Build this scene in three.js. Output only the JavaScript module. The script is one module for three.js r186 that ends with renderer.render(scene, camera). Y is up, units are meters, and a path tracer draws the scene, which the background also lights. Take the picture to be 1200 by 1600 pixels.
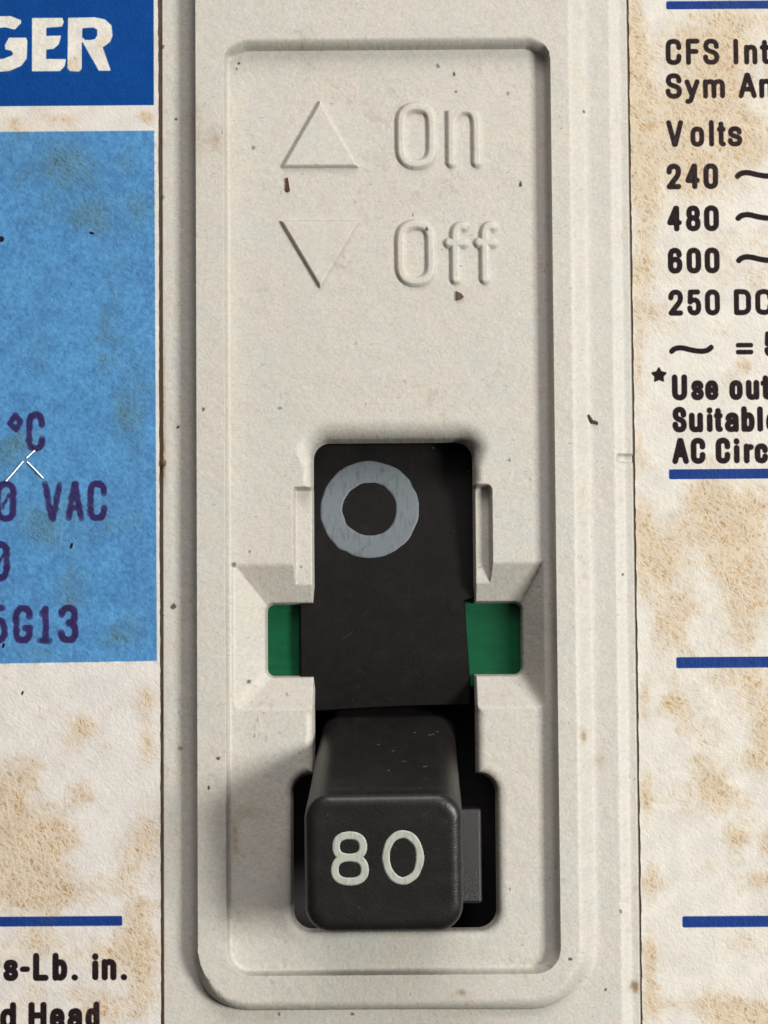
import * as THREE from 'three';
import { mergeGeometries } from 'three/addons/utils/BufferGeometryUtils.js';
import { RoundedBoxGeometry } from 'three/addons/geometries/RoundedBoxGeometry.js';
import { RectAreaLightUniformsLib } from 'three/addons/lights/RectAreaLightUniformsLib.js';

// Drawing unit: 1/16 mm. x to the right, y DOWN the face of the breaker, z out of it; K turns it into metres.
const K = 1 / 16000;
const W = (x, y, z) => [(x - 600) * K, (800 - y) * K, z * K];

// ---------------------------------------------------------------- camera, lamps, exposure
const scene = new THREE.Scene();
const camera = new THREE.PerspectiveCamera(22.62, 0.75, 0.02, 6);
{
  const D = 4000 * K, tilt = Math.atan(0.065), roll = 0.0075;
  camera.position.set(0, -D * Math.sin(tilt), D * Math.cos(tilt));
  camera.up.set(Math.sin(roll), Math.cos(roll), 0);
  camera.lookAt(0, 0, 0);
}
const renderer = new THREE.WebGLRenderer({ antialias: true });
renderer.toneMapping = THREE.LinearToneMapping;
renderer.toneMappingExposure = 1.36;
renderer.shadowMap.enabled = true;
RectAreaLightUniformsLib.init();
scene.background = new THREE.Color(0.03, 0.0275, 0.027);           // the dim room around

function lamp(dir, dist, w, h, radiance, color, label, glow) {
  const g = new THREE.Group(); g.name = 'unseen_lamp'; scene.add(g);
  const d = new THREE.Vector3(...dir).normalize().multiplyScalar(dist);
  g.position.copy(d); g.lookAt(0, 0, 0);
  g.userData = { label, category: 'lamp' };
  const face = new THREE.Mesh(new THREE.PlaneGeometry(w, h), new THREE.MeshStandardMaterial({ color: 0x222222, emissive: color, emissiveIntensity: glow }));
  face.name = 'diffuser'; g.add(face);
  const body = new THREE.Mesh(new RoundedBoxGeometry(w + 0.03, h + 0.03, 0.03, 2, 0.008), new THREE.MeshStandardMaterial({ color: 0xdddddd, roughness: 0.6 }));
  body.name = 'housing'; body.position.z = -0.017; g.add(body);
  const l = new THREE.RectAreaLight(color, radiance, w, h); l.name = 'lamp_light';
  l.position.set(0, 0, 0.002); l.rotation.y = Math.PI; g.add(l);
  return g;
}
lamp([0.672, -0.03, 0.74], 0.7, 0.16, 0.17, 57, new THREE.Color(1, 0.995, 0.95), 'square ceiling lamp to the right of the breaker', 1.0);
lamp([0.05, 0.79, 0.61], 0.9, 0.6, 0.45, 5.0, new THREE.Color(1, 0.965, 0.94), 'wide ceiling lamp above the breaker', 0.6);
lamp([0.12, 0.42, 0.9], 1.6, 0.9, 0.9, 0.8, new THREE.Color(1, 0.955, 0.945), 'large soft fill light added in front of the breaker', 0.2);  // unseen fill panel, added to stand in for light bounced around the room

// ---------------------------------------------------------------- noise
function hash(ix, iy, s) {
  let h = Math.imul(ix, 374761393) ^ Math.imul(iy, 668265263) ^ Math.imul(s + 11, 2147483629);
  h = Math.imul(h ^ (h >>> 13), 1274126177); h ^= h >>> 16; h = Math.imul(h, 2246822519); h ^= h >>> 13;
  return (h >>> 0) / 4294967296;
}
function vn(x, y, s = 0) {
  const ix = Math.floor(x), iy = Math.floor(y); let u = x - ix, v = y - iy;
  u = u * u * (3 - 2 * u); v = v * v * (3 - 2 * v);
  const a = hash(ix, iy, s), b = hash(ix + 1, iy, s), c = hash(ix, iy + 1, s), d = hash(ix + 1, iy + 1, s);
  return a + (b - a) * u + (c - a) * v + (a - b - c + d) * u * v;
}
const fbm = (x, y, s, n = 3) => { let t = 0, a = 0.5, m = 0; for (let i = 0; i < n; i++) { t += a * vn(x, y, s + i); m += a; a *= 0.5; x *= 2.03; y *= 2.03; } return t / m; };
const cl = (x, a = 0, b = 1) => Math.min(b, Math.max(a, x));
const ss = (a, b, x) => { const t = cl((x - a) / (b - a)); return t * t * (3 - 2 * t); };
const mix = (a, b, t) => a + (b - a) * t;
let seed = 7; const rnd = () => { seed = (seed * 1664525 + 1013904223) >>> 0; return seed / 4294967296; };

function dataTex(w, h, fill, srgb, channels = 4) {
  const d = new Uint8Array(w * h * channels), o = [0, 0, 0];
  for (let j = 0, p = 0; j < h; j++) for (let i = 0; i < w; i++, p += channels) {
    fill(i, j, o);
    d[p] = cl(o[0], 0, 255); if (channels > 1) { d[p + 1] = cl(o[1], 0, 255); d[p + 2] = cl(o[2], 0, 255); d[p + 3] = 255; }
  }
  const t = new THREE.DataTexture(d, w, h, channels > 1 ? THREE.RGBAFormat : THREE.RedFormat);
  t.magFilter = THREE.LinearFilter; t.minFilter = THREE.LinearFilter;
  if (srgb) t.colorSpace = THREE.SRGBColorSpace;
  t.needsUpdate = true; return t;
}

// ---------------------------------------------------------------- stroke letters (box: x free, y 0 = cap top, 100 = baseline)
const GLYPH = {
  0: 'M30 0 Q60 0 60 28 L60 72 Q60 100 30 100 Q0 100 0 72 L0 28 Q0 0 30 0',
  1: 'M6 16 L24 2 L24 100', 2: 'M2 27 Q2 0 30 0 Q58 0 58 27 Q58 42 44 56 L2 100 L58 100',
  3: 'M2 22 Q6 0 30 0 Q58 0 58 24 Q58 46 34 47 Q60 48 60 74 Q60 100 30 100 Q4 100 0 78',
  4: 'M44 100 L44 0 L40 0 L0 70 L60 70', 5: 'M54 0 L6 0 L3 48 Q12 38 30 38 Q60 38 60 70 Q60 100 30 100 Q2 100 0 76',
  6: 'M57 22 Q54 0 30 0 Q0 0 0 30 L0 72 Q0 100 30 100 Q60 100 60 70 Q60 44 30 44 Q8 44 0 62',
  8: 'M30 0 Q57 0 57 25 Q57 48 30 48 Q3 48 3 25 Q3 0 30 0 M30 48 Q60 48 60 75 Q60 100 30 100 Q0 100 0 75 Q0 48 30 48',
  C: 'M60 30 L60 25 Q60 0 30 0 Q0 0 0 25 L0 75 Q0 100 30 100 Q60 100 60 75 L60 70', F: 'M55 0 L0 0 L0 100 M0 48 L48 48',
  S: 'M58 26 Q58 0 30 0 Q2 0 2 25 Q2 42 30 49 Q60 57 60 75 Q60 100 30 100 Q0 100 0 74', I: 'M0 0 L0 100',
  n: 'M0 30 L0 100 M0 48 Q6 30 26 30 Q46 30 46 52 L46 100', t: 'M14 8 L14 86 Q14 100 32 99 M0 32 L32 32',
  y: 'M0 30 L24 98 M48 30 L24 98 L18 116 Q14 126 2 125',
  m: 'M0 30 L0 100 M0 48 Q4 30 20 30 Q36 30 36 50 L36 100 M36 50 Q40 30 56 30 Q72 30 72 50 L72 100',
  A: 'M0 100 L28 0 L32 0 L60 100 M12 68 L48 68', V: 'M0 0 L28 100 L32 100 L60 0',
  o: 'M25 30 Q50 30 50 56 L50 74 Q50 100 25 100 Q0 100 0 74 L0 56 Q0 30 25 30', l: 'M0 0 L0 100',
  s: 'M44 46 Q44 30 23 30 Q2 30 2 47 Q2 60 23 64 Q46 68 46 82 Q46 100 23 100 Q0 100 0 83',
  D: 'M0 0 L0 100 L28 100 Q60 100 60 70 L60 30 Q60 0 28 0 L0 0', U: 'M0 0 L0 72 Q0 100 30 100 Q60 100 60 72 L60 0',
  e: 'M2 64 L48 64 Q48 30 25 30 Q0 30 0 62 L0 72 Q0 100 25 100 Q44 100 48 84', u: 'M0 30 L0 80 Q0 100 20 100 Q40 100 46 84 M46 30 L46 100',
  i: 'M0 36 L0 100 M0 3 L0 6', a: 'M4 46 Q8 30 26 30 Q46 30 46 48 L46 100 M46 60 Q38 58 24 62 Q0 66 0 82 Q0 100 20 100 Q40 100 46 84',
  b: 'M0 0 L0 100 M0 52 Q8 30 26 30 Q50 30 50 65 Q50 100 26 100 Q8 100 0 80', d: 'M50 0 L50 100 M50 52 Q42 30 24 30 Q0 30 0 65 Q0 100 24 100 Q42 100 50 80',
  r: 'M0 30 L0 100 M0 54 Q6 30 32 34', c: 'M46 50 Q46 30 24 30 Q0 30 0 54 L0 76 Q0 100 24 100 Q46 100 46 80',
  H: 'M0 0 L0 100 M60 0 L60 100 M0 48 L60 48', L: 'M0 0 L0 100 L48 100', f: 'M34 1 Q14 -2 14 20 L14 100 M0 32 L34 32',
  G: 'M58 24 Q56 0 30 0 Q0 0 0 30 L0 72 Q0 100 28 100 Q56 100 58 76 L58 62 L36 62',
  '~': 'M0 46 Q10 -10 34 14 Q50 36 66 44 Q90 60 100 4', '.': 'M0 94 L0 100', '-': 'M0 60 L20 60',
};
function polylines(ch) {
  const out = []; let cur, p; const tk = GLYPH[ch].match(/[MLQ]|-?[\d.]+/g);
  for (let i = 0; i < tk.length;) {
    const c = tk[i++], n = () => +tk[i++];
    if (c === 'M') { p = [n(), n()]; cur = [p]; out.push(cur); }
    else if (c === 'L') { p = [n(), n()]; cur.push(p); }
    else { const a = p, b = [n(), n()], e = [n(), n()]; for (let k = 1; k <= 8; k++) { const t = k / 8, s = 1 - t; cur.push([s * s * a[0] + 2 * s * t * b[0] + t * t * e[0], s * s * a[1] + 2 * s * t * b[1] + t * t * e[1]]); } p = e; }
  }
  return out;
}
// fits the glyph's stroked outline in x0..x1 and cap top..baseline
function fitted(ch, x0, x1, top, base, sw) {
  const pl = polylines(ch); let a = 1e9, b = -1e9;
  for (const l of pl) for (const [x] of l) { a = Math.min(a, x); b = Math.max(b, x); }
  return pl.map((l) => l.map(([x, y]) => [b - a < 1 ? (x0 + x1) / 2 : x0 + sw / 2 + (x - a) / (b - a) * (x1 - x0 - sw), top + sw / 2 + y / 100 * (base - top - sw)]));
}

// ---------------------------------------------------------------- the two printed stickers: colour map and relief
const TY0 = -120, TH = 1840, TS = 1.1;            // texture window down the face and pixels per unit
function relief(x, y) {                            // fibrous crackle of the laminated sheet, 0..1
  const wob = (vn(x / 40, y / 40, 90) - 0.5) * 6; let m = 0;
  const dirs = [[0.72, 0.69], [0.62, -0.78], [0.2, 0.98], [0.9, 0.43]];
  for (let k = 0; k < 4; k++) {
    const [c, s] = dirs[k], u = c * x + s * y, v = -s * x + c * y + wob;
    const r = 1 - Math.abs(2 * vn(u / 15, v / 4.6, 20 + k) - 1) * 2.4;
    m = Math.max(m, r * (0.55 + 0.6 * vn(u / 40, v / 24, 40 + k)));
  }
  return cl(0.5 * m + 0.5 * fbm(x / 4.5, y / 4.5, 60, 2));
}
function blobs(list) { return (x, y) => { let m = 0; for (const [bx, by, rx, ry, a] of list) { const d = ((x - bx) / rx) ** 2 + ((y - by) / ry) ** 2; if (d < 4) m += a * Math.exp(-d * 1.3); } return m; }; }
function sticker(x0, width, draw, stain, zone) {
  const w = Math.round(width * TS), h = Math.round(TH * TS), cv = document.createElement('canvas'); cv.width = w; cv.height = h;
  const c = cv.getContext('2d'); c.setTransform(TS, 0, 0, TS, -x0 * TS, -TY0 * TS); c.lineCap = c.lineJoin = 'round'; draw(c);
  const px = c.getImageData(0, 0, w, h).data, R = new Float32Array(w * h), M = new Float32Array(w * h);
  for (let j = 0; j < h; j++) for (let i = 0; i < w; i++) R[j * w + i] = relief(x0 + i / TS, TY0 + j / TS);
  const color = dataTex(w, h, (i, j, o) => {
    const x = x0 + i / TS, y = TY0 + j / TS, q = (j * w + i) * 4, r = R[j * w + i];
    const z = zone(x, y), n = fbm(x / 55, y / 55, 3, 4), m = cl(ss(0.31, 0.78, n * 0.62 + stain(x, y) * 0.46 + (vn(x / 9, y / 9, 8) - 0.5) * 0.16));
    const low = ss(0.62, 0.25, r);                                  // tan film caught between the fibres
    const mot = (r - 0.5) * 0.5 + (fbm(x / 5, y / 5, 66, 2) - 0.5) * 0.8 + (fbm(x / 30, y / 30, 68, 3) - 0.55) * 0.5; const edge = 0.985 + 0.03 * hash(i, j, 5), ink = px[q] + px[q + 1] + px[q + 2] < 245 ? 0.15 : 1;
    M[j * w + i] = m; const t = m * (0.46 + 0.42 * low) * ink * z.amount, t2 = m * m * ss(0.72, 1, low * 0.55 + vn(x / 5, y / 7, 33) * 0.5) * 0.45 * ink * z.amount;
    for (let k = 0; k < 3; k++) { let v = px[q + k] * (1 + (z.mottle || 0) * mot * (k === 2 ? 0.7 : 1)); v = mix(v, z.tint[k], t); v = mix(v, z.dark[k], t2); o[k] = v * edge * (1 - 0.05 * (vn(x / 18, y / 18, 71) - 0.5)); }
  }, true);
  const bump = dataTex(w, h, (i, j, o) => { const x = x0 + i / TS, y = TY0 + j / TS; o[0] = 255 * (0.75 * R[j * w + i] * zone(x, y).rough * (0.4 + 0.6 * M[j * w + i]) + 0.12 * hash(i, j, 9) + 0.1 * vn(x / 3, y / 3, 10)); }, false, 1);
  return new THREE.MeshPhysicalMaterial({ color: new THREE.Color(0.63, 0.635, 0.65), map: color, bumpMap: bump, bumpScale: 0.00018, roughness: 0.55, specularIntensity: 0.16 });
}
function strokes(c, pls, sw) { c.lineWidth = sw; for (const l of pls) { c.beginPath(); l.forEach(([x, y], i) => (i ? c.lineTo(x, y) : c.moveTo(x, y))); c.stroke(); } }
function text(c, row, top, base, sw) { for (const [ch, a, b] of row) strokes(c, fitted(ch, a, b, top, base, ch === 'I' || ch === 'l' || ch === 'i' ? sw + 0.6 : sw), sw); }
function bar(c, x0, x1, y, hgt) { c.fillStyle = '#1b3c84'; c.beginPath(); c.roundRect(x0, y - hgt / 2, x1 - x0, hgt, 3); c.fill(); }
const INK = '#21171a';

function drawRight(c) {
  c.fillStyle = '#e6e0d4'; c.fillRect(900, -200, 900, 2100);
  bar(c, 1053, 1700, -1, 13); bar(c, 1046.5, 1700, 744, 15.5); bar(c, 1053.5, 1700, 1038.5, 17); bar(c, 1057, 1700, 1439, 17);
  c.strokeStyle = INK;
  text(c, [['C', 1051, 1076], ['F', 1083, 1105], ['S', 1110, 1136], ['I', 1157, 1167], ['n', 1175, 1196], ['t', 1200, 1216]], 53, 95, 8.0);
  text(c, [['S', 1050, 1076], ['y', 1080, 1104], ['m', 1109, 1144], ['A', 1165, 1194], ['m', 1198, 1233]], 108, 149, 8.0);
  text(c, [['V', 1050, 1077], ['o', 1088, 1110], ['l', 1117, 1126], ['t', 1130, 1144], ['s', 1147, 1170]], 183, 226, 8.0);
  for (const [row, y] of [['240', 292.5], ['480', 359.5], ['600', 426.5]]) {
    text(c, [[row[0], 1049.5, 1072.5], [row[1], 1079, 1102], [row[2], 1107.5, 1131]], y - 40, y + 1, 8.6);
    strokes(c, fitted('~', 1157, 1231, y - 30, y - 7, 8.6), 8.6);
  }
  text(c, [['2', 1049.5, 1072.5], ['5', 1079, 1101], ['0', 1107, 1130.5], ['D', 1152.5, 1179.5], ['C', 1186, 1213]], 453, 494, 8.0);
  strokes(c, fitted('~', 1049.5, 1119.5, 540, 562, 8.2), 8.2);
  strokes(c, [[[1158, 541.5], [1178, 541.5]], [[1158, 552.5], [1178, 552.5]]], 7.2);
  text(c, [['5', 1199, 1224]], 520, 561, 8.6);
  c.fillStyle = INK; c.beginPath();
  for (let k = 0; k < 10; k++) { const a = k * Math.PI / 5 - Math.PI / 2, r = k % 2 ? 6 : 11; c.lineTo(1033 + r * Math.cos(a), 588 + r * Math.sin(a)); }
  c.closePath(); c.fill(); c.lineWidth = 3; c.stroke();
  text(c, [['U', 1053, 1077], ['s', 1083, 1103], ['e', 1105, 1126], ['o', 1143, 1164], ['u', 1169, 1190], ['t', 1192, 1209]], 587, 628, 9);
  text(c, [['S', 1053, 1075.5], ['u', 1079, 1101], ['i', 1107, 1116], ['t', 1118, 1132], ['a', 1135, 1157], ['b', 1161, 1182], ['l', 1186, 1195], ['e', 1200, 1221]], 638, 678.5, 9);
  text(c, [['A', 1052, 1078], ['C', 1081, 1104], ['C', 1120, 1143], ['i', 1149, 1157], ['r', 1164, 1180], ['c', 1181, 1202]], 687, 728, 9);
}
function drawLeft(c) {
  c.fillStyle = '#e6dfd6'; c.fillRect(-500, -200, 900, 2100);
  c.fillStyle = '#02458f'; c.fillRect(-500, -200, 741, 352.5);
  c.beginPath(); c.fillStyle = '#5590c2'; c.moveTo(-500, 193.5); c.lineTo(241.5, 193.5); c.lineTo(244.5, 1029.5); c.lineTo(-500, 1037); c.fill();
  // big white letters, traced as outlines
  const T = (pts) => { c.beginPath(); pts.forEach(([x, y], i) => { const X = x / 6 - 1, Y = (y / 6 - 27) * 1.027 + 11.5; i ? c.lineTo(X, Y) : c.moveTo(X, Y); }); c.closePath(); };
  c.fillStyle = c.strokeStyle = '#eae4d8'; c.lineWidth = 2.4;
  const full = (p) => { T(p); c.fill(); c.stroke(); };
  full([[303, 168], [580, 168], [592, 200], [575, 238], [425, 248], [425, 338], [565, 334], [545, 405], [500, 445], [425, 455], [425, 552], [612, 556], [600, 612], [560, 655], [303, 655]]);
  full([[645, 168], [890, 165], [985, 185], [1045, 240], [1055, 330], [1035, 385], [960, 440], [1035, 655], [935, 655], [780, 385], [762, 385], [762, 640], [740, 660], [660, 655], [640, 630]]);
  c.fillStyle = '#02458f'; T([[775, 262], [880, 255], [915, 275], [915, 330], [895, 362], [850, 372], [800, 370], [772, 345]]); c.fill();
  c.fillStyle = '#eae4d8';
  full([[-140, 150], [90, 148], [185, 185], [185, 205], [130, 262], [40, 240], [-120, 255], [-220, 330], [-220, 480], [-120, 545], [20, 550], [115, 515], [122, 485], [100, 460], [50, 450], [45, 415], [80, 352], [235, 352], [245, 375], [240, 540], [190, 605], [80, 650], [-140, 668], [-330, 600], [-370, 400], [-320, 220]]);
  bar(c, -500, 190, 1431, 15);
  c.strokeStyle = INK;
  text(c, [['e', -25, 0], ['s', 6, 29], ['L', 52, 76], ['b', 82, 105], ['i', 143.5, 153], ['n', 158, 181]], 1479, 1522, 9.6);
  strokes(c, [[[36, 1504], [43, 1504]]], 8.5); strokes(c, [[[116, 1517], [117, 1517.5]], [[192, 1517], [193, 1517.5]]], 9);
  text(c, [['d', 1, 26], ['H', 45, 73], ['e', 78, 101], ['a', 105, 128], ['d', 133, 155]], 1554, 1597, 9.6);
  // purple ink stamped in dots
  c.fillStyle = '#33295a'; const dab = (pls, r) => { for (const l of pls) for (let i = 0; i + 1 < l.length; i++) { const n = Math.max(1, Math.hypot(l[i + 1][0] - l[i][0], l[i + 1][1] - l[i][1]) / 2 | 0); for (let k = 0; k <= n; k++) { const t = k / n; c.globalAlpha = 0.3 + 0.4 * rnd(); c.beginPath(); c.arc(mix(l[i][0], l[i + 1][0], t) + (rnd() - 0.5) * 1.8, mix(l[i][1], l[i + 1][1], t) + (rnd() - 0.5) * 1.8, r * (0.78 + 0.35 * rnd()), 0, 7); c.fill(); } } c.globalAlpha = 1; };
  const st = (ch, a, b, t, d) => dab(fitted(ch, a, b, t, d, 10), 5.2);
  dab([[[23, 643], [31, 654], [24, 667], [15, 656], [23, 643]]], 4.6); st('C', 40, 70, 638, 701);
  st('0', -9, 25, 746, 811); dab([[[3, 788], [14, 768]]], 3.2); st('V', 65, 98, 747, 811); st('A', 102, 131, 747, 811); st('C', 136, 167, 747, 811);
  st('0', -17, 15, 841, 903); dab([[[-8, 880], [6, 862]]], 3.5);
  st('5', -20, 12, 941, 1001); st('G', 20, 51, 941, 1001); st('1', 60, 76, 941, 1003); dab([[[62, 997], [77, 997]]], 4.6); st('3', 90, 122, 941, 1001);
  c.fillStyle = '#1a1720'; c.beginPath(); c.roundRect(-20, 360, 25, 9, 4); c.fill();
  for (const [x, y, a, b] of [[111, 849, 2.2, 5], [5, 1004, 2, 4], [143, 356, 4, 2], [35, 1078, 1.5, 3.5]]) { c.beginPath(); c.ellipse(x, y, a, b, 0.3, 0, 7); c.fill(); }
}
const TAN = [206, 175, 134], RUST = [156, 118, 78];
const stainL = blobs([[130, 1128, 24, 20, 1], [125, 1228, 22, 26, 1], [40, 1195, 34, 34, 0.9], [10, 1260, 50, 60, 1], [70, 1300, 60, 50, 1], [112, 1308, 20, 18, 0.9], [20, 1370, 90, 50, 1], [90, 1385, 60, 40, 1], [222, 1085, 24, 34, 1], [200, 1350, 40, 60, 0.4], [40, 1540, 50, 30, 0.6], [180, 1100, 30, 20, 0.5], [228, 1150, 16, 50, 0.8], [225, 1290, 18, 30, 0.6], [215, 1450, 30, 60, 0.9], [150, 1480, 90, 30, 0.7], [60, 1460, 60, 20, 0.6], [225, 1540, 30, 50, 0.9], [160, 1570, 60, 30, 0.8], [120, 1540, 30, 20, 0.6], [230, 172, 16, 14, 1.1], [110, 172, 30, 10, 0.5], [15, 175, 20, 14, 0.6], [113, 85, 12, 20, 1.2], [160, 60, 25, 25, 0.7], [10, 98, 16, 12, 1.2],
  [110, 250, 45, 35, 0.9], [140, 330, 28, 22, 1], [200, 235, 20, 30, 0.7], [215, 310, 20, 30, 0.6], [25, 690, 40, 30, 0.9], [200, 640, 30, 50, 0.7], [215, 800, 24, 60, 0.7], [60, 820, 60, 40, 0.5], [110, 930, 30, 40, 0.6], [195, 985, 40, 40, 0.8], [60, 1010, 60, 20, 0.6]]);
const stainR = blobs([[1003, 100, 18, 140, 1.1], [1012, 300, 20, 200, 1], [1000, 600, 12, 160, 0.7], [1003, 860, 20, 70, 1], [1003, 1090, 12, 60, 0.9], [1004, 1250, 12, 40, 0.8], [1010, 1370, 16, 30, 0.8], [1005, 1500, 12, 80, 1], [1125, 50, 50, 40, 0.6], [1135, 110, 40, 40, 0.6], [1090, 150, 150, 190, 0.5], [1060, 400, 90, 90, 0.3], [1170, 800, 60, 40, 0.6], [1100, 780, 60, 26, 0.5], [1120, 250, 90, 90, 0.45], [1060, 200, 70, 120, 0.5], [1180, 220, 40, 60, 0.5], [1150, 520, 40, 30, 0.5], [1170, 570, 20, 20, 0.7], [1130, 830, 90, 50, 0.8], [1165, 920, 60, 90, 1], [1065, 960, 60, 60, 0.7], [1035, 880, 30, 40, 0.9], [1160, 1060, 60, 30, 0.8], [1045, 1100, 22, 18, 0.8], [1060, 1140, 20, 30, 0.6], [1105, 1230, 32, 28, 1.1], [1190, 1150, 40, 60, 1.1], [1165, 1190, 24, 20, 0.9], [1140, 1310, 24, 24, 0.8], [1185, 1375, 30, 16, 0.9], [1195, 1320, 18, 30, 0.8], [1095, 1350, 26, 16, 0.6], [1140, 1475, 40, 24, 0.5], [1100, 1150, 50, 50, 0.4], [1150, 1260, 40, 40, 0.5], [1030, 1560, 40, 40, 0.5], [1040, 1000, 40, 40, 0.5], [1120, 1560, 90, 30, 0.7], [1150, 1590, 60, 30, 0.9]]);
const leftMat = sticker(-330, 580, drawLeft, stainL, (x, y) => {
  if (y < 152 && x < 241) { const p = y > 8 && y < 100 && x < 180; return { tint: TAN, dark: RUST, amount: p ? 0.8 : 0.03, rough: 0.12, mottle: 0.12 }; }
  if (y > 193 && y < 1033 && x < 243) return { tint: [92, 124, 134], dark: [62, 78, 74], amount: 0.95, rough: 0.8, mottle: 0.3 };
  return { tint: TAN, dark: RUST, amount: 1, rough: y < 194 ? 0.35 : 0.8, mottle: 0.05 };
});
const rightMat = sticker(985, 620, drawRight, stainR, () => ({ tint: TAN, dark: RUST, amount: 0.95, rough: 0.8, mottle: 0.05 }));

// ---------------------------------------------------------------- moulded plastic of the cover
const CX0 = 250, CW = 750;
const SPECKS = [[818, 285, 3], [438, 635.5, 3], [278, 664, 2.4], [718, 136, 2.2], [276, 176, 1.8], [247, 925, 3], [280, 1165, 3], [341, 1180, 2.6], [398, 223, 2.2], [376, 88, 2.6], [372, 98, 2], [648, 332, 2.2], [670, 356, 2.2], [918, 172, 2], [432, 1575, 2], [545, 1575, 2.4], [390, 860, 1.8], [469, 884, 2], [960, 1420, 3], [790, 1385, 2.2], [796, 720, 1.8], [800, 140, 2.4], [690, 95, 2.4], [715, 108, 2.6], [880, 1490, 2.4], [935, 1540, 3], [270, 945, 3.4], [255, 60, 3], [253, 300, 4], [320, 640, 2], [327, 1225, 2], [365, 880, 2.5], [386, 1062, 2.2], [970, 900, 2]];
const coverTex = (() => {
  const w = Math.round(CW * TS), h = Math.round(TH * TS);
  const mark = blobs([[980, 1536, 7, 9, 1.2], [253, 720, 6, 30, 0.8], [253, 640, 5, 120, 0.6], [310, 200, 12, 60, 0.2], [337, 215, 14, 22, 0.3], [385, 1265, 26, 14, 0.2], [430, 950, 14, 8, 0.2], [905, 1150, 5, 12, 0.5], [930, 1190, 10, 12, 0.25], [712, 1540, 8, 6, 0.5], [365, 1300, 6, 30, 0.35], [370, 1420, 30, 8, 0.15]]);
  const col = dataTex(w, h, (i, j, o) => {
    const x = CX0 + i / TS, y = TY0 + j / TS;
    const hue = fbm(x / 70, y / 70, 101, 3) - 0.5, hue2 = fbm(x / 16, y / 16, 111, 3) - 0.5, fine = hash(i, j, 120) - 0.5, f2 = vn(x / 3.2, y / 3.2, 121) - 0.5, big = fbm(x / 24, y / 24, 131, 3) - 0.5;
    const lum = 1 + big * 0.03 + f2 * 0.06 + fine * 0.07;
    let r = (202 + hue * 5 + hue2 * 6) * lum, g = (197 + hue2 * -1) * lum, b = (187 - hue * 4 - hue2 * 5) * lum;
    const d = mark(x, y) * (0.5 + vn(x / 4, y / 4, 140)) + ss(0.7, 0.95, fbm(x / 9, y / 9, 150, 3) * 0.6 + fbm(x / 60, y / 60, 153, 2) * 0.5) * 0.16;
    let t = cl(d, 0, 0.85); r = mix(r, 132, t); g = mix(g, 104, t); b = mix(b, 74, t);
    const q = ss(0.93, 0.985, vn(x / 4.5, y / 4.5, 160)) * 0.5 * vn(x / 50, y / 50, 161); r = mix(r, 90, q); g = mix(g, 80, q); b = mix(b, 68, q);
    for (const [sx, sy, sr] of SPECKS) { const e = Math.hypot((x - sx) * (0.7 + 0.7 * hash(sx | 0, sy | 0, 1)), (y - sy) * (0.6 + 0.6 * hash(sx | 0, sy | 0, 2))) + (vn(x / 2, y / 2, 190) - 0.5) * 2; if (e < sr + 1.5) { const k = (0.35 + 0.55 * hash(sx | 0, 3, 3)) * ss(sr + 0.8, sr - 1, e); r = mix(r, 45, k); g = mix(g, 36, k); b = mix(b, 30, k); } }
    if (x < 254) { const k = 0.55 + 0.4 * vn(x / 3, y / 14, 170); r = mix(r, 120, k); g = mix(g, 92, k); b = mix(b, 64, k); }
    o[0] = r; o[1] = g; o[2] = b;
  }, true);
  const bump = dataTex(w, h, (i, j, o) => { const x = CX0 + i / TS, y = TY0 + j / TS; o[0] = 255 * (0.22 * vn(x / 2.6, y / 2.6, 180) + 0.36 * vn(x / 7.3, y / 7.3, 181) * vn(x / 60, y / 60, 185) + 0.42 * fbm(x / 19, y / 19, 182, 2)); }, false, 1);
  return [col, bump];
})();
const coverMat = new THREE.MeshPhysicalMaterial({ color: new THREE.Color(0.68, 0.68, 0.68), map: coverTex[0], bumpMap: coverTex[1], bumpScale: 0.00008, roughness: 0.52, specularIntensity: 0.7 });

// signed distance to a rounded rectangle, negative inside
function rr(x, y, x0, x1, y0, y1, r) { const qx = Math.abs(x - (x0 + x1) / 2) - (x1 - x0) / 2 + r, qy = Math.abs(y - (y0 + y1) / 2) - (y1 - y0) / 2 + r; return Math.min(Math.max(qx, qy), 0) + Math.hypot(Math.max(qx, 0), Math.max(qy, 0)) - r; }
function smin(a, b, k) { const h = cl(0.5 + 0.5 * (b - a) / k); return mix(b, a, h) - k * h * (1 - h); }
const FLOOR = 4, TOPZ = 34;
const outerD = (x, y) => rr(x, y, 307.5, 898, -400, 1552, 82);
const innerD = (x, y) => rr(x, y, 355.5, 863.5, 56.5, 1511, 36);
const wallW = (x) => mix(17, 22, ss(500, 880, x));
const moulding = (t, p) => (1 - cl(t) ** p) ** (1 / p);   // p < 1 a hollow foot, p > 1 a rounded lip
function outerF(x, y, d) {                        // height of the raised frame, 1 on its plateau and 0 at its foot
  const t = d / wallW(x), bottom = ss(0.35, 0.98, outerD(x, y + 0.5) - outerD(x, y - 0.5)), right = ss(640, 860, x);
  return mix(moulding((d + 1) / mix(14, 17, bottom), mix(0.5, 2.1, bottom)), 1 - ss(-5, wallW(x) + 6, d), right * (1 - ss(1500, 1550, y) * 0.6));
}
function innerF(x, y, d) {                        // 0 on the sunk panel, 1 on the frame around it
  const top = ss(0.3, 0.97, innerD(x, y - 0.5) - innerD(x, y + 0.5)), w = mix(7, 10, ss(500, 800, x));
  return moulding(-(d - 1) / mix(w, 13, top), mix(0.5, 2.1, top));
}
const hole = (x, y) => Math.min(rr(x, y, 487, 742.5, 684.5, 1320, 28), rr(x, y, 412.5, 816.5, 940, 1056.5, 13), rr(x, y, 452.5, 773, 1206, 1450, 32));
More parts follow.
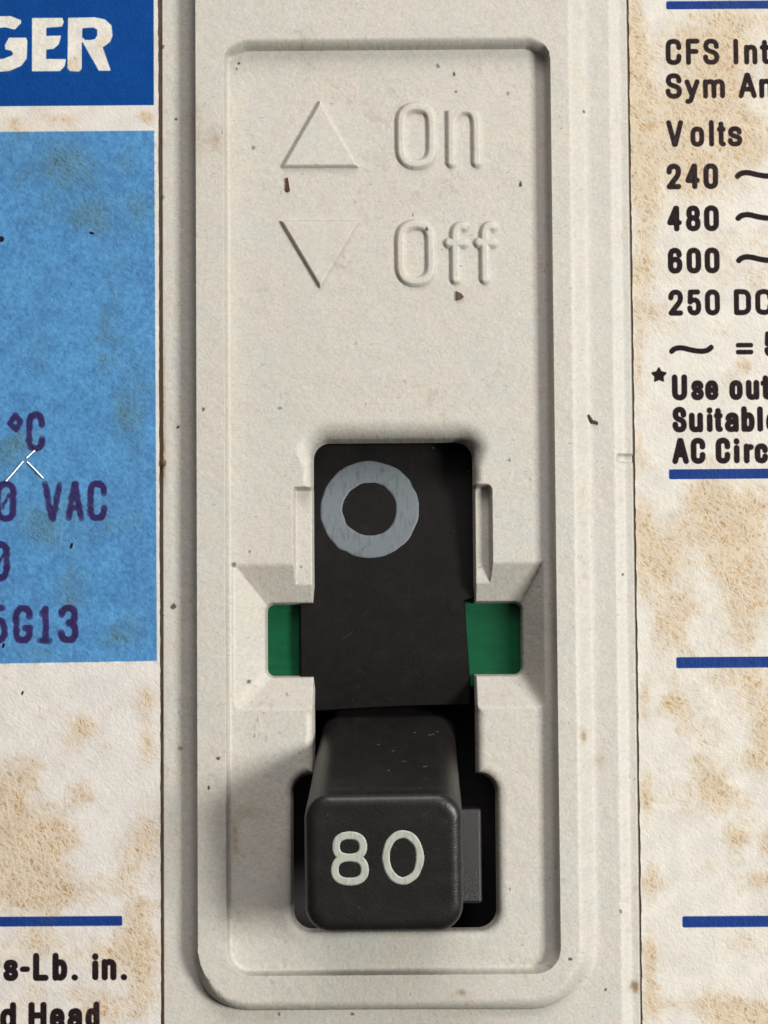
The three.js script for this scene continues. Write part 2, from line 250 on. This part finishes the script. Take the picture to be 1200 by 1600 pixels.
function coverZ(x, y) {
  let z = 13 * ss(560, 860, x) - 8 * ss(958, 980, x);
  if (x > 958) z -= 7 * ss(-8, -4, -Math.abs(y - 719.5)) * ss(962, 968, x);
  z -= 7 * ss(255, 252, x) + 14 * ss(988, 991.6, x);
  const od = outerD(x, y); if (od < 70) z = mix(z, TOPZ - 1, outerF(x, y, od));
  const id = innerD(x, y);
  if (id < 6) {
    let f = FLOOR;
    const smx = (a, b, k) => -smin(-a, -b, k), t = Math.max(smx(Math.max((412 - x) / 46, (x - 817) / 31), (y - 1057) / 49, y > 1010 ? 0.3 : 0.01), (940 - y) / 59);
    f = smin(f, mix(-38, FLOOR, t), 2.5);
    const nl = rr(x, y, 457.5, 500, 760, 1000, 6), nr = rr(x, y, 730, 768, 758.5, 1000, 9);
    const no = Math.min(nl + 2, nr + 1); f = Math.min(f, mix(FLOOR, -18, ss(2.5, -3, no)));
    const hd = hole(x, y);
    if (hd < 34) {
      const up = ss(770, 750, y), mid = ss(1100, 1116, y);
      const r = 2 + up * (x < 600 ? mix(13, 28, ss(735, 695, y)) : mix(12, 28, ss(735, 695, y))) + mid * 11;
      if (hd < r) { const e = Math.max(0, r - Math.max(hd, 0)); f -= (r - Math.sqrt(Math.max(0, r * r - e * e))) * (0.9 + 0.3 * up); }
      if (hd < 0) f += hd * 9;
    }
    z = mix(f, z, innerF(x, y, id));
  }
  return z;
}
function axis(list) { const a = [list[0][0]]; for (let i = 1; i < list.length; i++) { const [e, s] = list[i], b = a[a.length - 1], n = Math.max(1, Math.round((e - b) / s)); for (let k = 1; k <= n; k++) a.push(b + (e - b) * k / n); } return a; }
const uvc = (x, y) => [(x - CX0) / CW, (y - TY0) / TH];
const uvLeft = (x, y) => [(x + 330) / 580, (y - TY0) / TH], uvRight = (x, y) => [(x - 985) / 620, (y - TY0) / TH];
function meshOf(name, geo, mat, parent) { const m = new THREE.Mesh(geo, mat); m.name = name; m.castShadow = m.receiveShadow = true; (parent || scene).add(m); return m; }
function grid(xs, ys, zf, keep, uvf, warp) {           // sheets of a height surface, one geometry per class that keep() returns (0 = leave out)
  const nx = xs.length, ny = ys.length, Z = new Float32Array(nx * ny), P = new Float32Array(nx * ny * 3), N = new Float32Array(nx * ny * 3), U = new Float32Array(nx * ny * 2);
  for (let j = 0, p = 0; j < ny; j++) for (let i = 0; i < nx; i++, p++) { const z = Z[p] = zf(xs[i], ys[j]), q = warp ? warp(xs[i], ys[j], z) : [xs[i], ys[j], z]; P.set(W(...q), p * 3); U.set(uvf(q[0], q[1]), p * 2); }
  for (let j = 0, p = 0; j < ny; j++) for (let i = 0; i < nx; i++, p++) {
    const a = Math.max(0, i - 1), b = Math.min(nx - 1, i + 1), c = Math.max(0, j - 1), d = Math.min(ny - 1, j + 1);
    const gx = -(Z[j * nx + b] - Z[j * nx + a]) / (xs[b] - xs[a]), gy = (Z[d * nx + i] - Z[c * nx + i]) / (ys[d] - ys[c]), l = Math.hypot(gx, gy, 1);
    N[p * 3] = gx / l; N[p * 3 + 1] = gy / l; N[p * 3 + 2] = 1 / l;
  }
  const I = {};
  for (let j = 0; j + 1 < ny; j++) for (let i = 0; i + 1 < nx; i++) {
    const k = keep(xs[i], xs[i + 1], ys[j], ys[j + 1]); if (!k) continue;
    const a = j * nx + i, b = a + 1, c = a + nx, d = c + 1; (I[k] ||= []).push(a, c, b, b, c, d);
  }
  const out = {};
  for (const k in I) {
    const id = new Map(), idx = new Uint32Array(I[k].length), list = [];
    I[k].forEach((v, n) => { let q = id.get(v); if (q === undefined) { q = list.length; id.set(v, q); list.push(v); } idx[n] = q; });
    const p = new Float32Array(list.length * 3), nn = new Float32Array(list.length * 3), u = new Float32Array(list.length * 2);
    list.forEach((v, q) => { for (let c = 0; c < 3; c++) { p[q * 3 + c] = P[v * 3 + c]; nn[q * 3 + c] = N[v * 3 + c]; } u[q * 2] = U[v * 2]; u[q * 2 + 1] = U[v * 2 + 1]; });
    const g = new THREE.BufferGeometry(); g.setAttribute('position', new THREE.BufferAttribute(p, 3)); g.setAttribute('normal', new THREE.BufferAttribute(nn, 3)); g.setAttribute('uv', new THREE.BufferAttribute(u, 2)); g.setIndex(new THREE.BufferAttribute(idx, 1));
    out[k] = g;
  }
  return out;
}
function box(x0, x1, y0, y1, z0, z1) { const g = new THREE.BoxGeometry((x1 - x0) * K, (y1 - y0) * K, (z1 - z0) * K); g.translate(...W((x0 + x1) / 2, (y0 + y1) / 2, (z0 + z1) / 2)); return g; }

const cover = new THREE.Group(); cover.name = 'breaker_cover'; scene.add(cover);
cover.userData = { label: 'beige moulded plastic circuit breaker cover with recessed On and Off panel', category: 'breaker cover' };
{
  const xs = axis([[251.2, 1], [268, 1], [300, 3], [322, 1.3], [348, 4], [372, 1.1], [404, 2], [420, 1.2], [450, 2.2], [500, 1.2], [735, 4], [780, 1.2], [808, 2.2], [824, 1.2], [838, 2], [872, 1.1], [892, 4], [922, 1.6], [958, 5], [978, 1.2], [987, 2.5], [992, 0.8]]);
  const ys = axis([[-200, 1], [40, 12], [80, 1.1], [670, 4], [730, 1.2], [750, 2.5], [770, 1.2], [870, 2.5], [890, 1.4], [934, 2], [950, 1.1], [1048, 2.5], [1064, 1.1], [1098, 1.8], [1125, 1.2], [1195, 2.5], [1245, 1.2], [1410, 3], [1470, 1.1], [1495, 2.5], [1518, 1.1], [1545, 4], [1580, 1.3], [1720, 10]]);
  const sheets = grid(xs, ys, coverZ, (a, b, c, d) => {
    if (Math.max(hole(a, c), hole(b, c), hole(a, d), hole(b, d)) < -2.6) return 0;
    const x = (a + b) / 2, y = (c + d) / 2;
    return innerD(x, y) < 0 ? 'recessed_panel' : outerD(x, y) < wallW(x) ? 'raised_bezel' : 'flange';
  }, uvc, (x, y, z) => {                         // the cut edge of the openings runs along their outline, not along the grid
    const h = hole(x, y); if (h > -1.9 || h < -6) return [x, y, z];
    const gx = hole(x + 0.2, y) - hole(x - 0.2, y), gy = hole(x, y + 0.2) - hole(x, y - 0.2), l = Math.hypot(gx, gy) || 1, m = -2.6 - h;
    return [x + gx / l * m, y + gy / l * m, z + m * 9];
  });
  for (const k of ['flange', 'raised_bezel', 'recessed_panel']) meshOf(k, sheets[k], coverMat, cover);
  // slab under the stickers, and the black housing behind the openings
  const slabMat = new THREE.MeshStandardMaterial({ color: new THREE.Color(0.2, 0.145, 0.09), roughness: 0.9 });
  meshOf('cover_base', mergeGeometries([box(-330, 262, -200, 1720, -70, -11), box(984, 1605, -200, 1720, -70, -11)]), slabMat, cover);
  const black = new THREE.MeshStandardMaterial({ color: new THREE.Color(0.012, 0.009, 0.009), roughness: 0.7 });
  meshOf('inner_housing', mergeGeometries([box(330, 890, 630, 1510, -210, -190), box(330, 345, 630, 1510, -189.9, -50), box(875, 890, 630, 1510, -189.9, -50), box(345.2, 874.8, 630, 645, -189.9, -50), box(345.2, 874.8, 1495, 1510, -189.9, -50)]), black, cover);
}
// raised marks: a height patch on the panel for each letter and arrow
function segD(x, y, a, b) { const dx = b[0] - a[0], dy = b[1] - a[1], t = cl(((x - a[0]) * dx + (y - a[1]) * dy) / (dx * dx + dy * dy || 1)); return Math.hypot(x - a[0] - t * dx, y - a[1] - t * dy); }
const strokeD = (pls) => (x, y) => { let m = 1e9; for (const l of pls) for (let i = 0; i + 1 < l.length; i++) m = Math.min(m, segD(x, y, l[i], l[i + 1])); return m; };
function polyD(pts) { return (x, y) => { let m = 1e9, s = 1; for (let i = 0; i < pts.length; i++) { const a = pts[i], b = pts[(i + 1) % pts.length]; m = Math.min(m, segD(x, y, a, b)); if ((a[1] > y) !== (b[1] > y) && x < (b[0] - a[0]) * (y - a[1]) / (b[1] - a[1]) + a[0]) s = -s; } return s * m; }; }
function patch(name, x0, x1, y0, y1, step, dist, outer, inner, height, base, mat, parent, uvf) {
  const xs = axis([[x0, 1], [x1, step]]), ys = axis([[y0, 1], [y1, step]]);
  const h = (x, y) => { const t = cl((outer - dist(x, y)) / (outer - inner)); return height * Math.sin(t * Math.PI / 2) ** 0.9; };
  const g = grid(xs, ys, (x, y) => base(x, y) - 0.5 + h(x, y), (a, b, c, d) => (Math.max(h(a, c), h(b, c), h(a, d), h(b, d)) > 0.01 ? 'a' : 0), uvf).a;
  return meshOf(name, g, mat, parent);
}
const flr = () => FLOOR;
const raisedMat = coverMat.clone(); raisedMat.color.setRGB(0.7, 0.7, 0.7); raisedMat.bumpScale = 0.00004;   // slightly paler, less bumpy copy of the cover material for the raised marks
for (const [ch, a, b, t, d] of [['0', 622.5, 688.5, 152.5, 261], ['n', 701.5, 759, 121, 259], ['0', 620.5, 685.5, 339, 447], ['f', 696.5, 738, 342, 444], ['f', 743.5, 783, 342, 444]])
  patch('raised_letter', a - 4, b + 4, (ch === 'n' ? 168 : t - 4), d + 4, 0.9, strokeD(fitted(ch, a, b, t, d, 17.5)), 9.5, 2.5, 8, flr, raisedMat, cover, uvc);
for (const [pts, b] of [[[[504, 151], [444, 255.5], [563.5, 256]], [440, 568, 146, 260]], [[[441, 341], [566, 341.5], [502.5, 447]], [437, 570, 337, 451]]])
  patch('raised_arrow', ...b, 0.9, polyD(pts), 1.5, -3.5, 9, flr, raisedMat, cover, uvc);

// ---------------------------------------------------------------- stickers on either side
function sheet(name, outline, z0, th, mat, uvf, label) {
  const s = new THREE.Shape(outline.map(([x, y]) => new THREE.Vector2(x, -y)));
  const g = new THREE.ExtrudeGeometry(s, { depth: th, bevelEnabled: false }), p = g.attributes.position, u = g.attributes.uv;
  for (let i = 0; i < p.count; i++) { const x = p.getX(i), y = -p.getY(i); u.setXY(i, ...uvf(x, y)); p.setXYZ(i, ...W(x, y, z0 + p.getZ(i))); }
  g.computeVertexNormals();
  const m = meshOf(name, g, mat); m.userData = { label, category: 'label' }; return m;
}
{
  const L = [[-330, -120], [248, -120]]; for (let y = -110; y < 1700; y += 7) L.push([mix(248, 249.6, y / 1600) + (vn(y / 9, 3, 200) - 0.5) * 1.1 + (vn(y / 120, 5, 201) - 0.5) * 1, y]); L.push([249.6, 1710], [-330, 1710]);
  sheet('printed_label', L, -11, 7, leftMat, uvLeft, 'stained blue and white printed label with GER at its top, left of the cover');
  const R = [[1600, -120], [994, -120]]; for (let y = -110; y < 1700; y += 7) R.push([993.6 + (vn(y / 11, 7, 202) - 0.5) * 1.4, y]); R.push([993.6, 1710], [1600, 1710]);
  sheet('printed_label_001', R, -11, 8, rightMat, uvRight, 'tan stained white printed label listing volts, right of the cover');
}

// ---------------------------------------------------------------- handle: slide plate, knob, digits
const scuffGlint = (() => {
  const n = 1024, cv = document.createElement('canvas'); cv.width = cv.height = n; const c = cv.getContext('2d');
  c.fillStyle = '#000'; c.fillRect(0, 0, n, n); c.lineCap = 'round'; c.strokeStyle = c.fillStyle = '#fff';
  for (let i = 0; i < 90; i++) { c.globalAlpha = 0.08 + 0.35 * rnd() ** 2; c.lineWidth = 0.6 + 1.6 * rnd(); const x = rnd() * n, y = rnd() * n, a = rnd() * 6.3, l = 6 + 40 * rnd() ** 2; c.beginPath(); c.moveTo(x, y); c.quadraticCurveTo(x + Math.cos(a) * l * 0.6 + 3, y + Math.sin(a) * l * 0.5, x + Math.cos(a) * l, y + Math.sin(a) * l); c.stroke(); }
  for (let i = 0; i < 420; i++) { c.globalAlpha = 0.05 + 0.4 * rnd() ** 3; c.beginPath(); c.arc(rnd() * n, rnd() * n, 0.8 + 1.6 * rnd(), 0, 7); c.fill(); }
  for (let i = 0; i < 150; i++) { c.globalAlpha = 0.05 + 0.2 * rnd(); c.lineWidth = 1 + 3 * rnd(); const x = 950 + 290 * rnd(), y = 40 + 26 * (rnd() + rnd() - 1); for (const k of [0, n]) { c.beginPath(); c.moveTo(x - k, y); c.lineTo(x - k + 6 + 26 * rnd(), y + 3 * (rnd() - 0.5)); c.stroke(); } }
  c.globalAlpha = 0.9; for (const [x, y, l] of [[186, 252, 14], [206, 266, 5], [150, 262, 5], [96, 190, 4], [120, 150, 7], [84, 118, 5], [60, 215, 5], [170, 130, 10]]) { c.lineWidth = 3; c.beginPath(); c.moveTo(x, y); c.lineTo(x + l, y + l * 0.3); c.stroke(); }  // bright glints on the upper face of the knob, painted among the scuffs
  const px = c.getImageData(0, 0, n, n).data;
  const col = dataTex(n, n, (i, j, o) => { const s = px[(j * n + i) * 4] / 255, m = fbm(i / 24, j / 24, 300, 3) - 0.5, f = hash(i, j, 301) - 0.5, q = ss(0.45, 0.8, fbm(i / 60, j / 40, 305, 3)) * (0.35 + 0.9 * vn(i / 4, j / 5, 306)); const v = 40 + m * 10 + f * 7 + q * 7; o[0] = mix(v + 1.5, 165, s * 0.7); o[1] = mix(v - 2, 165, s * 0.7); o[2] = mix(v - 2.5, 160, s * 0.7); }, true);
  const bump = dataTex(n, n, (i, j, o) => { o[0] = 255 * (0.45 * vn(i / 3.5, j / 3.5, 310) + 0.3 * vn(i / 8, j / 8, 311) + 0.25 * px[(j * n + i) * 4] / 255); }, false, 1);
  for (const t of [col, bump]) t.wrapS = t.wrapT = THREE.RepeatWrapping;
  return [col, bump];
})();
const blackMat = new THREE.MeshPhysicalMaterial({ color: new THREE.Color(0.42, 0.415, 0.42), map: scuffGlint[0], bumpMap: scuffGlint[1], bumpScale: 0.000022, roughness: 0.4, specularIntensity: 0.75 });
const plateMat = new THREE.MeshPhysicalMaterial({ map: scuffGlint[0], color: new THREE.Color(0.29, 0.28, 0.28), bumpMap: scuffGlint[1], bumpScale: 0.00002, roughness: 0.6, specularIntensity: 0.18 });
const paint = (a, b, amount, s) => { const t = dataTex(256, 256, (i, j, o) => { const k = cl(ss(0.5, 0.8, fbm(i / 5, j / 18, s, 4)) * amount + (hash(i, j, s) - 0.5) * 0.06 + 0.1 * (vn(i / 5, j / 14, s + 9) - 0.5)); for (let c = 0; c < 3; c++) o[c] = mix(a[c], b[c], k); }, true); t.wrapS = t.wrapT = THREE.RepeatWrapping; return new THREE.MeshStandardMaterial({ color: new THREE.Color(0.66, 0.66, 0.66), map: t, roughness: 0.6 }); };
const ringMat = paint([106, 115, 121], [62, 67, 70], 0.4, 400), digitMat = paint([186, 190, 178], [150, 150, 138], 0.5, 420);
const uvk = (x, y) => [x / 640, y / 640], uvp = (x, y) => [x / 170, y / 170];

const handle = new THREE.Group(); handle.name = 'toggle_handle'; scene.add(handle);
handle.userData = { label: 'black plastic toggle handle marked 80, pushed down in its slot', category: 'switch handle' };
const plateZ = (x, y) => -41 - 42 * ((y - 1010) / 320) ** 2 - (y > 1010 ? 8 * ((y - 1010) / 90) ** 2 : 0);
{
  const nx = 60, ny = 110, pos = [], uv = [], idx = [], rows = [];
  const xl = (y) => 468.5, xr = (y) => (y < 936 ? 740 : mix(724.5, 732, ss(936, 1100, y))), yEnd = (u) => 1110 - 9 * Math.sin(u * 1.7);
  const put = (x, y, z) => { pos.push(...W(x, y, z)); uv.push(...uvk(x, y - z)); return pos.length / 3 - 1; };
  for (let j = 0; j <= ny; j++) { const r = []; for (let i = 0; i <= nx; i++) { const u = i / nx, y = mix(650, yEnd(u), j / ny), x = mix(xl(y), xr(y), u); r.push(put(x, y, plateZ(x, y))); } rows.push(r); }
  for (let j = 0; j < ny; j++) for (let i = 0; i < nx; i++) { const a = rows[j][i], b = rows[j][i + 1], c = rows[j + 1][i], d = rows[j + 1][i + 1]; idx.push(a, c, b, b, c, d); }
  const skirt = (line, dx, dy) => { const t = [], q = []; for (const v of line) { const x = pos[v * 3] / K + 600, y = 800 - pos[v * 3 + 1] / K, z = pos[v * 3 + 2] / K; t.push(put(x, y, z)); q.push(put(x + dx, y + dy, z - 15)); } for (let i = 0; i + 1 < t.length; i++) idx.push(t[i], q[i], t[i + 1], t[i + 1], q[i], q[i + 1]); };
  skirt(rows.map((r) => r[0]), -4, 0); skirt(rows.map((r) => r[nx]).reverse(), 3, 0); skirt(rows[ny], 0, 2);
  const g = new THREE.BufferGeometry(); g.setAttribute('position', new THREE.Float32BufferAttribute(pos, 3)); g.setAttribute('uv', new THREE.Float32BufferAttribute(uv, 2)); g.setIndex(idx); g.computeVertexNormals();
  meshOf('slide_plate', g, plateMat, handle);
  patch('ring_mark', 490, 665, 705, 878, 1.1, (x, y) => Math.abs(Math.hypot(x - 577.3, y - 791.5) - 60.5 + (vn(x / 12, y / 12, 430) - 0.5) * 2.4) - 17.2, 1, -2, 1.4, plateZ, ringMat, handle, uvp);
}
// knob: rounded sections from deep in the slot to the tilted tip
const TIP = (y) => 238 - 0.17 * (y - 1227);
{
  const sec = [], C = 10;
  const ring = (s, inset, drop) => {
    const zt = mix(-120, 238, s), hw = mix(104, 116, s) - inset, cx = mix(605, 595.8, s), y0 = 1227 - (238 - zt) * 0.35 + inset, y1 = mix(1330, 1431, s) - inset, r = Math.max(10, mix(30, 38, s) - inset * 0.6), out = [];
    for (const [sx, sy, a0] of [[1, -1, -90], [1, 1, 0], [-1, 1, 90], [-1, -1, 180]]) for (let k = 0; k <= C; k++) {
      const a = (a0 + 90 * k / C) * Math.PI / 180, x = cx + sx * (hw - r) + r * Math.cos(a), y = (sy < 0 ? y0 + r : y1 - r) + r * Math.sin(a);
      const zs = mix(-120, TIP(y), s) - drop; out.push([x + (vn(y / 30, zs / 40, 501) - 0.5) * 0.8, y, zs]);
    }
    return out;
  };
  const R = 17;
  for (let k = 0; k <= 14; k++) sec.push(ring(k / 14 * 0.93, 0, k / 14 * R * 0.93));
  for (let k = 0; k <= 7; k++) { const a = k / 7 * Math.PI / 2; sec.push(ring(1, R * (1 - Math.cos(a)), R * (1 - Math.sin(a)))); }
  sec.push(ring(1, R + 3, 0)); sec.push(ring(1, R + 30, 0.4)); sec.push(ring(1, R + 60, 0.6));
  const n = sec[0].length, pos = [], uv = [], idx = [];
  sec.forEach((s, k) => { for (const [x, y, z] of s) { pos.push(...W(x, y, z)); uv.push(...uvk(x + 90, k < 15 ? y - z + 300 : 2278 - y + z)); } });
  for (let j = 0; j + 1 < sec.length; j++) for (let i = 0; i < n; i++) { const a = j * n + i, b = j * n + (i + 1) % n, c = a + n, d = b + n; idx.push(a, c, b, b, c, d); }
  const last = sec[sec.length - 1]; let m = [0, 0, 0]; for (const p of last) m = m.map((v, k) => v + p[k] / n);
  pos.push(...W(...m)); uv.push(...uvk(m[0] + 90, 2278 - m[1] + m[2])); for (let i = 0; i < n; i++) idx.push((sec.length - 1) * n + i, pos.length / 3 - 1, (sec.length - 1) * n + (i + 1) % n);
  const g = new THREE.BufferGeometry(); g.setAttribute('position', new THREE.Float32BufferAttribute(pos, 3)); g.setAttribute('uv', new THREE.Float32BufferAttribute(uv, 2)); g.setIndex(idx); g.computeVertexNormals();
  meshOf('knob', g, blackMat, handle);
  const tipZ = (x, y) => TIP(y) - 0.4;
  patch('digit', 514, 579, 1278, 1366, 0.9, strokeD(fitted('8', 518, 574, 1282, 1362, 11.8)), 5.9, 4, 1.6, tipZ, digitMat, handle, uvp);
  patch('digit', 588, 660, 1276, 1366, 0.9, (x, y) => { const a = Math.hypot((x - 624) / 25, (y - 1321) / 34.5); return Math.abs(a - 1) * mix(25, 34.5, Math.abs(y - 1321) / (Math.abs(y - 1321) + Math.abs(x - 624) + 1e-3)) + (vn(x / 9, y / 9, 510) - 0.5) * 1.2; }, 6, 4, 1.6, tipZ, digitMat, handle, uvp);
  const litTabMat = blackMat.clone(); litTabMat.color.setRGB(0.45, 0.46, 0.48);   // light on the shoulder beside the knob, painted in as a paler grey
  const sg = (x0, x1) => { const b = new RoundedBoxGeometry((x1 - x0) * K, 146 * K, 120 * K, 3, 5 * K); b.translate(...W((x0 + x1) / 2, 1334, x0 < 600 ? -75 : -48)); return b; };
  meshOf('shoulder', sg(690, 747), litTabMat, handle);
}

// ---------------------------------------------------------------- green flag behind the slide plate
{
  const gm = new THREE.MeshPhysicalMaterial({ map: dataTex(256, 256, (i, j, o) => { const k = 0.9 + 0.2 * fbm(i / 12, j / 12, 600, 3) + 0.06 * (hash(i, j, 601) - 0.5); o[0] = 2 * k; o[1] = 98 * k; o[2] = 60 * k; }, true), color: new THREE.Color(0.46, 0.46, 0.46), roughness: 0.5, specularIntensity: 0.3 });
  const g = new RoundedBoxGeometry(440 * K, 140 * K, 16 * K, 3, 4 * K); g.translate(...W(615, 1005, -71));
  const m = meshOf('indicator_flag', g, gm); m.userData = { label: 'green plastic indicator flag behind the black slide plate', category: 'indicator flag' };
}

// ---------------------------------------------------------------- loose dirt on the cover and a fibre on the label
function thing(o, label, category, group) { o.userData = { label, category }; if (group) o.userData.group = group; return o; }
function chip(name, pts, z, th, color) {
  const s = new THREE.Shape(pts.map(([x, y]) => new THREE.Vector2((x - 600) * K, (800 - y) * K)));
  const g = new THREE.ExtrudeGeometry(s, { depth: th * K, bevelEnabled: true, bevelSize: 1 * K, bevelThickness: 1 * K, bevelSegments: 2 }); g.translate(0, 0, z * K);
  return meshOf(name, g, new THREE.MeshStandardMaterial({ color, roughness: 0.7 }));
}
thing(chip('dirt_fleck', [[450, 274], [452, 273], [453.5, 282], [455, 292], [452, 294], [449.5, 291], [450.5, 283]], FLOOR + 0.6, 2, 0x3a1208), 'dark red brown fleck below the upward arrow', 'dirt fleck');
thing(chip('dirt_fleck_001', [[717, 455], [724, 459], [726.5, 463], [723, 466], [717, 468]], FLOOR + 0.6, 3, 0x4a3420), 'brown triangular crumb under the first f of Off', 'dirt fleck');
thing(chip('dirt_fleck_002', [[919, 653], [921, 652], [926, 660], [934, 663], [934, 666], [925, 664]], 13.8, 2, 0x241a18), 'thin dark bent fleck on the right flange of the cover', 'dirt fleck');
{
  const b = new THREE.SphereGeometry(1, 16, 12), p = b.attributes.position;
  for (let i = 0; i < p.count; i++) { const f = 1 + 0.25 * (vn(p.getX(i) * 2 + 9, p.getY(i) * 2 + 9, 700) - 0.5); p.setXYZ(i, p.getX(i) * 5.6 * f * K, p.getY(i) * 6.4 * f * K, p.getZ(i) * 4 * K); }
  b.computeVertexNormals(); b.translate(...W(255.5, 721, -2));
  thing(meshOf('dirt_fleck_003', b, new THREE.MeshStandardMaterial({ color: 0x4a2c12, roughness: 0.5 })), 'round brown blob in the gap beside the blue label', 'dirt fleck');
  const tube = (a) => new THREE.TubeGeometry(new THREE.CatmullRomCurve3(a.map((q) => new THREE.Vector3(...W(...q)))), 12, 1.35 * K, 6);
  const f = mergeGeometries([tube([[9, 747, -3], [22, 732.5, -2], [36, 716, -2]]), tube([[42, 717, -2], [55, 730, -1.5], [67, 743, -3]]), tube([[41, 711, -2.4], [54, 699, -3]])]);
  thing(meshOf('white_fibre', f, new THREE.MeshPhysicalMaterial({ color: 0xeaf4f2, roughness: 0.25 })), 'crossed shiny white fibre above VAC on the blue label', 'fibre');
}
renderer.render(scene, camera);
